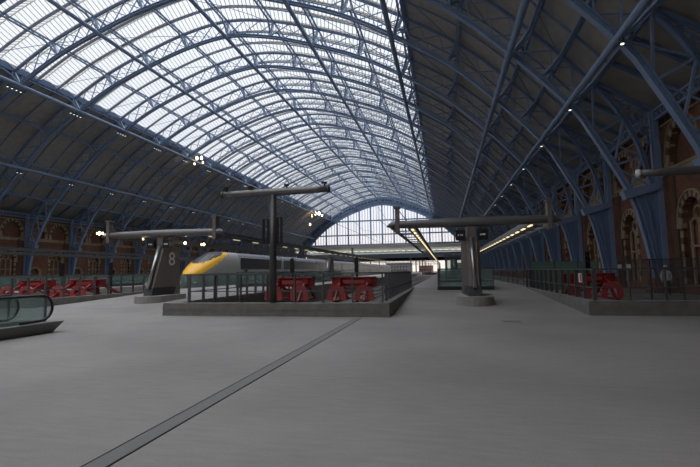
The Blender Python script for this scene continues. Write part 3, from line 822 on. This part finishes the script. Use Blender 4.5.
# ------------------------------------------------------------------ escalator (near left)
t = thing('escalator', (14.65, 11.3, 0), 'escalator top with curved black handrails and glass sides at the left edge', 'escalator')
for k, x in enumerate((15.3, 13.98)):
    m = MB(); m.sweep([[(x-.14,yy,-.0),(x+.10,yy,-.0),(x+.24,yy+dy,.33),(x-.14,yy+dy,.33)] for yy, dy in ((3.,0.),(11.3,.28))]); m.build('skirt', 'panel_grey', t)
    arc = [(10.97+.38*math.cos(PI/2-PI*i/14), .77+.38*math.sin(PI/2-PI*i/14)) for i in range(15)]
    path = [(x,3.,1.15)] + [(x,a,b) for a, b in arc] + [(x,10.3,.38)]
    m = MB(); m.tube(path, .042, 8, True); m.build('handrail', 'rubber', t, True)
    pl = [(3.,.33),(3.,1.11)] + [(10.97+.34*math.cos(PI/2-PI*i/14), .77+.34*math.sin(PI/2-PI*i/14)) for i in range(15)] + [(10.6,.40),(10.6,.33)]
    m = MB(); m.prism(pl, lambda u,v,tt: (tt,u,v), x-.008, x+.008); m.build('glass_side', 'clear_glass', t)
m = MB(); m.box(14.1,15.15,3.,11.1,.0,.02); 
for i in range(24): m.box(14.1,15.15,3.2+i*.3,3.22+i*.3,.02,.035)
m.build('comb_plate', 'steel', t)
# glass guard next to the escalator
t = thing('glass_guard', (13.2, 11.3, 0), 'tall clear glass guard with a steel rail on the far side of the escalator', 'guard rail')
m = MB(); m.bar((13.3,3.,1.12), (13.3,11.6,1.12), .05, .04); m.bar((13.3,11.6,1.12), (14.62,11.75,1.12), .05, .04); m.build('top_rail', 'bright_steel', t)
for x, y in ((13.3,11.6),(13.3,9.7),(13.3,8.2),(13.3,6.7),(14.6,11.75)):
    m = MB(); m.box(x-.03,x+.03,y-.03,y+.03,0,1.12); m.build('guard_post', 'steel', t)
m = MB(); m.box(13.295,13.305,3.,11.6,.08,1.09); m.bar((13.32,11.6,.6), (14.58,11.75,.6), .012, .98); m.build('glass_panel', 'clear_glass', t)

# ------------------------------------------------------------------ glass stair enclosures
def enclosure(x0, x1, y0, y1, bz, h, label, dark_back=False):
    t = thing('stair_enclosure', ((x0+x1)/2, y0, bz), label, 'stair enclosure', 'glass stair enclosures')
    m = MB(); m.box(x0-.06,x1+.06,y0-.06,y0+.06,bz,bz+.22); m.box(x0-.06,x1+.06,y1-.06,y1+.06,bz,bz+.22); m.box(x0-.06,x0+.06,y0,y1,bz,bz+.22); m.box(x1-.06,x1+.06,y0,y1,bz,bz+.22)
    m.build('base_kerb', 'dark_steel', t)
    m = MB()
    for z in (bz+h, bz+.55):
        m.bar((x0,y0,z),(x1,y0,z),.05,.05); m.bar((x0,y1,z),(x1,y1,z),.05,.05); m.bar((x0,y0,z),(x0,y1,z),.05,.05); m.bar((x1,y0,z),(x1,y1,z),.05,.05)
    m.build('handrail', 'steel', t)
    m = MB()
    for (a, b) in (((x0,y0),(x1,y0)),((x0,y1),(x1,y1)),((x0,y0),(x0,y1)),((x1,y0),(x1,y1))):
        m.bar((a[0],a[1],bz+h/2+.1), (b[0],b[1],bz+h/2+.1), .015, h-.2)
    m.build('glass_panel', 'green_glass', t)
    n = max(2, round((y1-y0)/1.8))
    for i in range(n+1):
        for x in (x0,x1):
            q = MB(); y = y0+(y1-y0)*i/n; q.box(x-.03,x+.03,y-.03,y+.03,bz,bz+h); q.build('post', 'steel', t)
    return t
enclosure(27.0, 30.4, 28.4, 44, .46, 1.35, 'green glass stair enclosure on the middle platform behind the pylon')
enclosure(9.0, 13.0, 36, 60, .52, 1.3, 'green glass stair enclosure on platform 8 beyond its pylon')
enclosure(-13.5, -8.5, 30, 46, .5, 1.3, 'green glass stair enclosure on the far left platform')
# lift housing
t = thing('lift_housing', (28.7, 50, .52), 'dark glazed lift housing standing behind the stair enclosure on the middle platform', 'lift')
m = MB(); m.box(27.5,29.9,49,52,3.0,3.35); m.build('lift_roof', 'far_dark', t)
m = MB(); m.box(27.6,29.8,49.1,51.9,.52,3.0); m.build('lift_glass', 'green_glass', t)
for x in (27.6,29.8):
    for y in (49.1,51.9): m = MB(); m.box(x-.07,x+.07,y-.07,y+.07,.52,3.0); m.build('lift_post', 'steel', t)
# stair run screens
def glassfence(a, b, bz, h, label, mat_='green_glass', n=10, cat='glass fence'):
    t = thing('glass_fence', (a[0], a[1], bz), label, cat, 'glass fences along the platforms')
    m = MB(); m.bar((a[0],a[1],bz+h/2), (b[0],b[1],bz+h/2), .014, h-.06); m.build('glass_panel', mat_, t)
    m = MB(); m.bar((a[0],a[1],bz+h), (b[0],b[1],bz+h), .05, .05); m.build('top_rail', 'steel', t)
    for i in range(n+1):
        m = MB(); x = a[0]+(b[0]-a[0])*i/n; y = a[1]+(b[1]-a[1])*i/n; m.box(x-.03,x+.03,y-.03,y+.03,bz,bz+h); m.build('fence_post', 'steel', t)
glassfence((33.1,31.2), (33.1,95), .52, 1.15, 'long grey fence on the right edge of the middle platform beyond the railing', 'fence_mesh', 24)
glassfence((36.3,25.), (42.2,25.), 0., 2.12, 'tall thin wire mesh fence across the right side before the brick wall', 'fence_mesh', 4)
glassfence((5.6,31.2), (5.6,60), .52, 1.2, 'green glass fence along the near edge of platform 8 beside the red buffers', 'green_glass', 12)
glassfence((-15.,31.), (-15.,75), .52, 1.3, 'green glass fence on the far left platform beyond the red buffers', 'green_glass', 14)
glassfence((-25.5,22.), (-25.5,75), .0, 1.9, 'long green glass fence before the far left brick wall', 'green_glass', 18)
t = thing('netting_hoarding', (37.5,37,-.9), 'green netting hoarding behind the right buffer stop', 'hoarding')
m = MB(); m.box(34.2,39.2,37,37.06,0,2.25); m.build('netting', 'hoard', t)
for x in (34.25,36.,37.7,39.15): m = MB(); m.box(x-.04,x+.04,36.94,37.0,-.92,2.3); m.build('hoarding_post', 'steel', t)

# signs on right
def sign(x, y, z, w, h, label, red=False, facing='y'):
    t = thing('notice_sign', (x, y, z), label, 'sign', None)
    m = MB()
    if facing == 'x': m.box(x-.02,x,y-w/2,y+w/2,z,z+h)
    else: m.box(x-w/2,x+w/2,y-.02,y,z,z+h)
    m.build('sign_board', 'white', t)
    if red:
        m = MB()
        if facing == 'x': m.box(x-.025,x-.021,y-w/2+.02,y-.01,z+.04,z+h-.03)
        else: m.box(x+.02,x+w/2-.02,y-.026,y-.021,z+.04,z+h-.03)
        m.build('red_symbol', 'sign_red', t)
sign(32.76, 18.95, 1.16, .42, .36, 'small red and white notice fixed to the right-hand railing', True, 'x')
sign(36.36, 24.95, 1.62, .2, .26, 'small white notice on the mesh fence, left one of two', False)
sign(36.78, 24.95, 1.62, .2, .26, 'small white notice on the mesh fence, the right one of two', False)

# ------------------------------------------------------------------ person at the right
def person(x, y, z, rz):
    base = thing('person', (x, y, z), 'person in a pale jacket and white hard hat standing behind the right railing', 'person')
    # skinned body
    J = {'pel':(0,0,.95,.15),'bel':(0,0,1.1,.14),'che':(0,-.02,1.32,.165),'nec':(0,0,1.50,.06),'hea0':(0,-.01,1.58,.075),'hea':(0,-.02,1.66,.10),'top':(0,-.01,1.74,.08),
         'hl':(.1,0,.90,.10),'kl':(.12,-.05,.50,.065),'al':(.13,.02,.09,.045),'tl':(.14,-.14,.035,.035),
         'hr':(-.1,0,.90,.10),'kr':(-.11,-.03,.50,.065),'ar':(-.12,.06,.09,.045),'tr':(-.13,-.10,.035,.035),
         'sl':(.19,0,1.42,.065),'el':(.25,.03,1.14,.048),'wl':(.22,-.12,.93,.032),
         'sr':(-.19,0,1.42,.065),'er':(-.25,.03,1.14,.048),'wr':(-.22,-.12,.93,.032)}
    E_ = [('pel','bel'),('bel','che'),('che','nec'),('nec','hea0'),('hea0','hea'),('hea','top'),('pel','hl'),('hl','kl'),('kl','al'),('al','tl'),('pel','hr'),('hr','kr'),('kr','ar'),('ar','tr'),('che','sl'),('sl','el'),('el','wl'),('che','sr'),('sr','er'),('er','wr')]
    for s_ in (-1,1):
        w = 'wl' if s_ > 0 else 'wr'; wx, wy, wz, _ = J[w]
        J[w+'p'] = (wx-.0, wy-.03, wz-.07, .028); E_.append((w, w+'p'))
        for i, (dx, l) in enumerate(((-.022,.06),(-.008,.07),(.007,.065),(.02,.05))):
            J[w+'f%d'%i] = (wx+dx, wy-.045, wz-.10, .009); J[w+'g%d'%i] = (wx+dx, wy-.05, wz-.10-l*.6, .008); J[w+'h%d'%i] = (wx+dx-.004*s_, wy-.035, wz-.10-l, .007)
            E_ += [(w+'p', w+'f%d'%i), (w+'f%d'%i, w+'g%d'%i), (w+'g%d'%i, w+'h%d'%i)]
        J[w+'t'] = (wx-.03*s_, wy-.06, wz-.06, .009); J[w+'u'] = (wx-.03*s_, wy-.075, wz-.09, .008); E_ += [(w, w+'t'), (w+'t', w+'u')]
    names = list(J); idx = {k:i for i,k in enumerate(names)}
    me = bpy.data.meshes.new('body'); me.from_pydata([J[k][:3] for k in names], [(idx[a],idx[b]) for a,b in E_], [])
    o = bpy.data.objects.new('body', me); COL.objects.link(o)
    sk = o.modifiers.new('skin', 'SKIN'); 
    if not me.skin_vertices: me.attributes.new if False else None
    bpy.context.view_layer.objects.active = o
    for i, k in enumerate(names):
        r = J[k][3]; v = me.skin_vertices[0].data[i] if me.skin_vertices else None
        if v: v.radius = (r, r*.8 if k in ('che','bel','pel') else r); v.use_root = (k == 'pel')
    sb = o.modifiers.new('sub', 'SUBSURF'); sb.levels = 1; sb.render_levels = 1
    bpy.context.view_layer.update()
    dg = bpy.context.evaluated_depsgraph_get(); ev = o.evaluated_get(dg); nm = bpy.data.meshes.new_from_object(ev)
    o.modifiers.clear(); o.data = nm
    nm.materials.clear()
    for m_ in ('skin','jacket','trouser','black'): nm.materials.append(M[m_])
    for p in nm.polygons:
        c = p.center; p.use_smooth = True
        hand = abs(c.x) > .17 and c.z < .92 and c.z > .7 and c.y < -.08
        if c.z < .11: p.material_index = 3
        elif hand or c.z > 1.50: p.material_index = 0
        elif c.z > .90 or (abs(c.x) > .19 and c.z > .6): p.material_index = 1
        else: p.material_index = 2
    o.parent = base
    m = MB()
    rings = []
    for k in range(7):
        a = k/6*PI/2; rings.append([(x+.125*math.cos(a)*math.cos(q*PI/8), y-.01+.145*math.cos(a)*math.sin(q*PI/8), z+1.70+.13*math.sin(a)) for q in range(16)])
    m.sweep(rings); m.box(x-.09,x+.09,y-.20,y-.10,z+1.70,z+1.715); m.build('hard_hat', 'white', base, True)
    m = MB(); 
    for s_ in (-1,1): m.tube([(x+s_*.035,y-.118,z+1.655),(x+s_*.035,y-.123,z+1.655)], .012, 8)
    m.build('eyes', 'black', base)
    m = MB(); m.bar((x,y-.115,z+1.66),(x,y-.145,z+1.615),.022,.02); m.build('nose', 'skin', base)
    m = MB(); m.box(x-.025,x+.025,y-.118,y-.108,z+1.583,z+1.592); m.build('mouth', 'sign_red', base)
    base.rotation_euler = (0,0,rz)
    return base
person(40.45, 29.4, 0., -.45)

# ------------------------------------------------------------------ train
def train():
    xc = 2.9; y0 = 37.2; zr = -.66
    t = thing('express_train', (xc, y0, zr), 'long express train with a sloping yellow nose and dark windscreen standing beside platform 8', 'train')
    N = 60
    def section(u, top, halfw, zb):     # superellipse loop, u unused
        pts = []
        for k in range(64):
            a = 2*PI*k/64; c, s_ = math.cos(a), math.sin(a)
            ex = 2/3.6
            X = halfw*abs(c)**ex*(1 if c >= 0 else -1); Zc = (top+zb)/2; Z = Zc + (top-zb)/2*abs(s_)**(2/3.2)*(1 if s_ >= 0 else -1)
            pts.append((xc+X, 0, Z))
        return pts
    Lc = 9.0; rings = []; us = []
    for i in range(N+1):
        f = i/N; d = Lc*f**1.5
        top = .95+zr+1.35 + (3.0-.35)*(1-(1-min(1, d/7.2))**1.9) if True else 0
        top = min(top, 4.12+0*zr); hw = 1.38*(1-(1-min(1, (d+.25)/3.6))**2.2)**.5 if d < 3.35 else 1.40
        hw = max(.35, hw); zb = -.35 + .35*(1-min(1, d/1.6))
        ring = [(p[0], y0+d, p[2]) for p in section(f, top, hw, zb)]
        # round the front: push the side points back
        ring = [(p[0], p[1]+ (abs(p[0]-xc)/max(hw,.1))**2*.35*(1-f), p[2]) for p in ring]
        rings.append(ring); us.append((d, top))
    m = MB(); m.sweep(rings, closed=True, cap=True)
    # colour by place on the nose
    def colour(cx, cy, cz):
        d = cy-y0; 
        lo = 1.62 + max(0, d-1.0)*.41; hi = lo + max(.42, 1.05-.12*d)
        if cz < lo: return 1
        if cz <= hi and d < 7.4: return 0
        if d < 7.4: return 2
        return 3 if cz > 3.55 else 1
    for i, f in enumerate(m.f):
        c = [sum(m.v[k][j] for k in f)/len(f) for j in range(3)]; m.m[i] = colour(*c)
    m.build('nose', ['yellow','train_white','train_glass','train_roof'], t, True)
    # windscreen stripes
    m = MB()
    def topz(d):
        return min(4.12, .95+zr+1.35 + 2.65*(1-(1-min(1, d/7.2))**1.9))
    for dx in (.25,.5,.75):
        prev = None
        for k in range(6):
            d = 2.0+k*.42; p = (xc+dx, y0+d, topz(d)-.02-.12*dx+.04)
            if prev: m.bar(prev, p, .09, .03)
            prev = p
    m.build('wiper_stripes', 'grille', t)
    # headlight
    m = MB()
    for s_ in (-1,1): m.box(xc+s_*.85-.18, xc+s_*.85+.18, y0+.45, y0+.6, .85, 1.0)
    m.build('headlight', 'white', t)
    # carriages
    def car(ya, yb, power, idx):
        nm = 'power_car' if power else 'carriage'
        pts = [(p[0]-xc, p[2]) for p in section(0, 4.12, 1.40, -.35)]
        m = MB(); m.prism(pts, lambda u,v,tt: (xc+u, tt, v), ya, yb)
        for i, f in enumerate(m.f):
            c = [sum(m.v[k][j] for k in f)/len(f) for j in range(3)]
            m.m[i] = 2 if c[2] > 3.55 else 0
        c = m.build(nm, ['train_white','train_dark','train_roof'], t)
        b = MB()
        for s_ in (-1,1): b.box(*sorted((xc+s_*1.385, xc+s_*1.415)), ya+(.0 if power else .2), yb-.2, 2.2, 3.5)
        b.build('window_band', 'train_dark', c)
        b = MB(); b.box(xc-1.2,xc+1.2,ya+1,yb-1,-.62,-.30)
        b.build('bogie', 'train_dark', c)
        for s_ in (-1,1):
            b = MB(); b.box(*sorted((xc+s_*1.39, xc+s_*1.42)), ya+1.0, ya+1.7, .6, 2.15); b.build('door', 'train_roof' if not power else 'train_dark', c)
    car(y0+9, y0+22, True, 0)
    y = y0+22.5
    for k in range(7): car(y, y+18.2, False, k); y += 18.7
    return t
train()

# ------------------------------------------------------------------ overhead wires with hangers
wl = ['over the left track of the middle pit','over the right track of the middle pit','over the left pit, nearer the escalator','over the train','over the right pit by the brick wall','over the far left pit']
for (x, z), lb in zip([(19.45,5.4),(22.95,5.4),(-.6,5.4),(2.95,5.4),(34.6,5.4),(-20.,5.4)], wl):
    m = MB(); ys = [30+8.93*i for i in range(0,19)]
    for a, b in zip(ys[:-1], ys[1:]):
        m.bar((x,a,z), (x,b,z), .022, .022); m.bar((x,a,z+.9), (x,(a+b)/2,z+.5), .018, .018); m.bar((x,(a+b)/2,z+.5), (x,b,z+.9), .018, .018)
        m.bar((x,a,z), (x,a,z+.9), .02, .02)
    tag(m.build('overhead_wire', 'black', None, False, (x,30,z)), 'thin black overhead power wire '+lb, 'overhead wire', 'overhead power wires')

# ------------------------------------------------------------------ spotlights under the tubes
def spot_cluster(x, y, z, k, label, grp):
    t = thing('spotlight_cluster', (x, y, z), label, 'spotlight', grp)
    m = MB(); m.bar((x,y-.5,z+.12), (x,y+.2+.45*k,z+.12), .05, .05); m.bar((x,y,z+.1),(x,y,z+.35),.04,.04); m.build('bracket', 'dark_steel', t)
    for i in range(k):
        m = MB(); yy = y-.3+.55*i; m.tube([(x,yy,z+.1),(x,yy,z-.12)], [.07,.10], 10); m.build('lamp_housing', 'dark_steel', t, True)
        m = MB(); m.tube([(x,yy,z-.12),(x,yy,z-.15)], .085, 10); m.build('lamp', 'lampwhite', t)
pL1 = off(NS[2], -.28); pL2 = off(NS[1], -.28); pR2 = off(NS[8], -.28); pR1 = off(NS[7], -.28)
for n in range(4, 16):
    spot_cluster(pL1.x, RY(n)-1.4, pL1.y-.65, 4 if n < 8 else 3, 'spotlight row under the upper left tube by the %s rib from the camera' % ORD[n], 'spotlights under the upper left tube')
for n in range(5, 16):
    spot_cluster(pL2.x, RY(n)-.6, pL2.y-.6, 2, 'pair of small spotlights under the lower left tube by the %s rib from the camera' % ORD[n], 'spotlights under the lower left tube')
for n in range(2, 9):
    spot_cluster(pR2.x-.1, RY(n)-.9, pR2.y-.55, 1, 'single small spotlight under the lowest right tube by the %s rib from the camera' % ORD[n], 'spotlights under the right tube')
for x, y, lb in ((9.,41.,'a'),):
    pass
# warm lamp clusters
def warm(x, y, z, lamps, label):
    t = thing('warm_lamp_cluster', (x, y, z), label, 'lamp cluster', 'warm floodlight clusters')
    m = MB(); m.bar((x-.9,y,z+.55), (x+.9,y,z+.55), .06, .06); m.bar((x,y,z+.5), (x,y,z+1.2), .06, .06); m.build('bracket', 'dark_steel', t)
    for dx, dz, r, w in lamps:
        m = MB(); m.tube([(x+dx,y,z+.55),(x+dx,y,z+dz+r*1.6)], .02, 6); m.build('lamp_stem', 'dark_steel', t)
        m = MB(); m.tube([(x+dx,y,z+dz-r*1.6),(x+dx,y,z+dz-r),(x+dx,y,z+dz+r),(x+dx,y,z+dz+r*1.6)], [r*.4,r,r,r*.4], 10); m.build('lamp', 'lampwarmwhite' if w else 'lampwarm', t, True)
warm(pL1.x+.3, 80.5, 26.1, [(-.45,.1,.22,True),(.6,.1,.22,True),(-1.0,-1.1,.14,False),(.95,-.9,.14,False)], 'cluster of glowing warm lamps by the upper left tube above the pylon numbered 8')
warm(pL1.x-.5, 170., 25.6, [(-.6,.3,.4,True),(.9,.3,.4,True),(-2.2,-.6,.3,False),(2.2,-.6,.3,False),(-3.0,-4.2,.3,False)], 'cluster of glowing warm lamps by the upper left tube close to the glazed end screen')
def hung(x, y, z, lamps, label):
    t = thing('hanging_lamp', (x, y, z), label, 'lamp', 'warm lamps at the canopies')
    for i, (dx, r, w) in enumerate(lamps):
        m = MB(); m.tube([(x+dx,y,z-r*1.2),(x+dx,y,z-r*.5),(x+dx,y,z+r*.5),(x+dx,y,z+r*1.2)], [r*.4,r,r,r*.4], 10); m.build('lamp', 'lampwarmwhite' if w else 'lampwarm', t, True)
        m = MB(); m.tube([(x+dx,y,z+r),(x+dx,y,z+r+.1)], .015, 6); m.build('lamp_stem', 'dark_steel', t)
hung(6.85, 22.3, 4.30, [(-.15,.05,False),(.0,.08,True),(.24,.055,True)], 'small group of glowing warm lamps at the left tip of the canopy beam numbered 8')
hung(9.92, 22.3, 3.86, [(0,.045,False)], 'tiny warm lamp under the canopy beam left of the pylon numbered 8')
hung(12.33, 22.9, 3.58, [(0,.07,True)], 'bright warm lamp under the canopy beam right of the pylon numbered 8')
hung(9.21, 30., 4.0, [(-.12,.06,False),(.08,.085,False)], 'warm orange lamp hanging between the pylon numbered 8 and the yellow train nose')

# ------------------------------------------------------------------ far end beyond the arch
mb = MB(); mb.box(-42.5, 46, YG+.8, YG+2.2, 12.1, 13.7); struct(mb.build('trim_3', 'far_deck', None, False, (0,YG,12)), 'pale beam across the foot of the far arch screen')
t = thing('extension_roof', (0, YG+2, 7.5), 'flat roof of the platform extension beyond the far arch, dark underside with pale trusses', 'roof')
mb = MB(); mb.box(-26, 60, YG+40, 420, 10.7, 11.6); mb.box(-60, 60, YG+95, 420, 10.7, 11.6); mb.build('roof_deck', 'far_dark', t)
mb = MB(); mb.box(-44, 60, YG+22, YG+24, 8.2, 10.6);  mb.build('deep_girder', 'far_dark', t)
mb = MB(); x = -44
while x < 50:
    mb.bar((x,YG+3,12.0), (x+1.4,YG+3,10.6), .25, .3, (0,1,0)); mb.bar((x+1.4,YG+3,10.6), (x+2.8,YG+3,12.0), .25, .3, (0,1,0)); x += 2.8
for yy in (3, 9, 15, 21): mb.box(-46, 50, YG+yy-.2, YG+yy+.2, 10.35, 10.75); mb.box(-46,50,YG+yy-.2,YG+yy+.2,11.9,12.2)
mb.build('roof_truss', 'far_green', t)
for i in range(5):
    for x in (-24, 7.5+3.4, 28.8, 48):
        m = MB(); y = YG+24+i*42; m.tube([(x,y,.5),(x,y,10.7)], .35, 10); m.build('roof_column', 'cladding', t)
for k, (x0, x1, y0, y1, h, mt, lb) in enumerate([(-70,-48,330,380,16,'brickfar','distant brick block seen left under the extension roof'),(-30,-6,440,470,9,'cladding','distant pale block at the end of the tracks, left'),(2,16,450,480,6,'brickfar','distant low brick building at the end of the tracks'),(36,60,445,470,8,'cladding','distant pale block at the end of the tracks, right')]):
    t = thing('distant_building', ((x0+x1)/2, y0, -.9), lb, 'building', 'buildings beyond the platforms')
    m = MB(); m.box(x0,x1,y0,y1,-.9,h); m.build('building_walls', mt, t)
    m = MB(); m.box(x0-.4,x1+.4,y0-.4,y1+.4,h,h+.5); m.build('building_roof', 'far_dark', t)
    m = MB(); x = x0+1.5
    while x < x1-2:
        z = 1.5
        while z < h-2: m.box(x,x+1.4,y0-.1,y0,z,z+1.4); z += 3
        x += 3
    m.build('building_windows', 'black', t)
# overhead line gantries beyond
for k in range(4):
    y = 215+k*45
    t = thing('overhead_gantry', (3, y, -.9), 'steel overhead line gantry spanning the tracks beyond the far arch, %s nearest' % ORD[k+1], 'gantry', 'overhead line gantries')
    for x in (-26, 17, 24.5):
        m = MB(); m.box(x-.2,x+.2,y-.2,y+.2,-.92,6.8); m.build('gantry_leg', 'steel', t)
    m = MB(); m.box(-26,24.5,y-.15,y+.15,6.6,6.75); m.box(-26,24.5,y-.15,y+.15,5.9,6.0)
    x = -26
    while x < 24: m.bar((x,y,5.95), (x+1.2,y,6.65), .08, .08); m.bar((x+1.2,y,6.65), (x+2.4,y,5.95), .08, .08); x += 2.4
    m.build('gantry_beam', 'steel', t)

# ------------------------------------------------------------------ world, camera, view
W = bpy.data.worlds.new('sky'); S.world = W; W.use_nodes = True; nt = W.node_tree
bg = nt.nodes['Background']; tc = nt.nodes.new('ShaderNodeTexCoord'); sp = nt.nodes.new('ShaderNodeSeparateXYZ'); cr = nt.nodes.new('ShaderNodeValToRGB')
nt.links.new(tc.outputs['Generated'], sp.inputs[0]); nt.links.new(sp.outputs['Z'], cr.inputs[0]); nt.links.new(cr.outputs[0], bg.inputs[0])
e = cr.color_ramp.elements
e[0].position = 0; e[0].color = (.27, .235, .21, 1)
e[1].position = 1; e[1].color = (1., 1., 1., 1)
k = e.new(.12); k.color = (.26, .266, .282, 1)
k = e.new(.55); k.color = (.30, .305, .32, 1)
bg.inputs[1].default_value = 3.9
f, yaw, pitch, roll, cx, cz = CAM = (428.9, .21386, .08777, -.01579, 27.404, 1.75)
cd = bpy.data.cameras.new('camera'); cam = bpy.data.objects.new('camera', cd); COL.objects.link(cam)
cd.sensor_width = 36; cd.lens = f/700*36; cd.clip_end = 2000; cd.clip_start = .05
Ry = Matrix.Rotation(yaw, 4, 'Z') @ Matrix.Rotation(PI/2+pitch, 4, 'X') @ Matrix.Rotation(roll, 4, 'Z')
cam.matrix_world = Matrix.Translation((cx, 0, cz)) @ Ry
S.camera = cam
S.view_settings.view_transform = 'Standard'; S.view_settings.look = 'None'; S.view_settings.gamma = 1; S.view_settings.use_curve_mapping = False
S.view_settings.exposure = 0.08
try:
    S.cycles.transparent_max_bounces = 16; S.cycles.max_bounces = 8; S.cycles.diffuse_bounces = 5
except Exception: pass
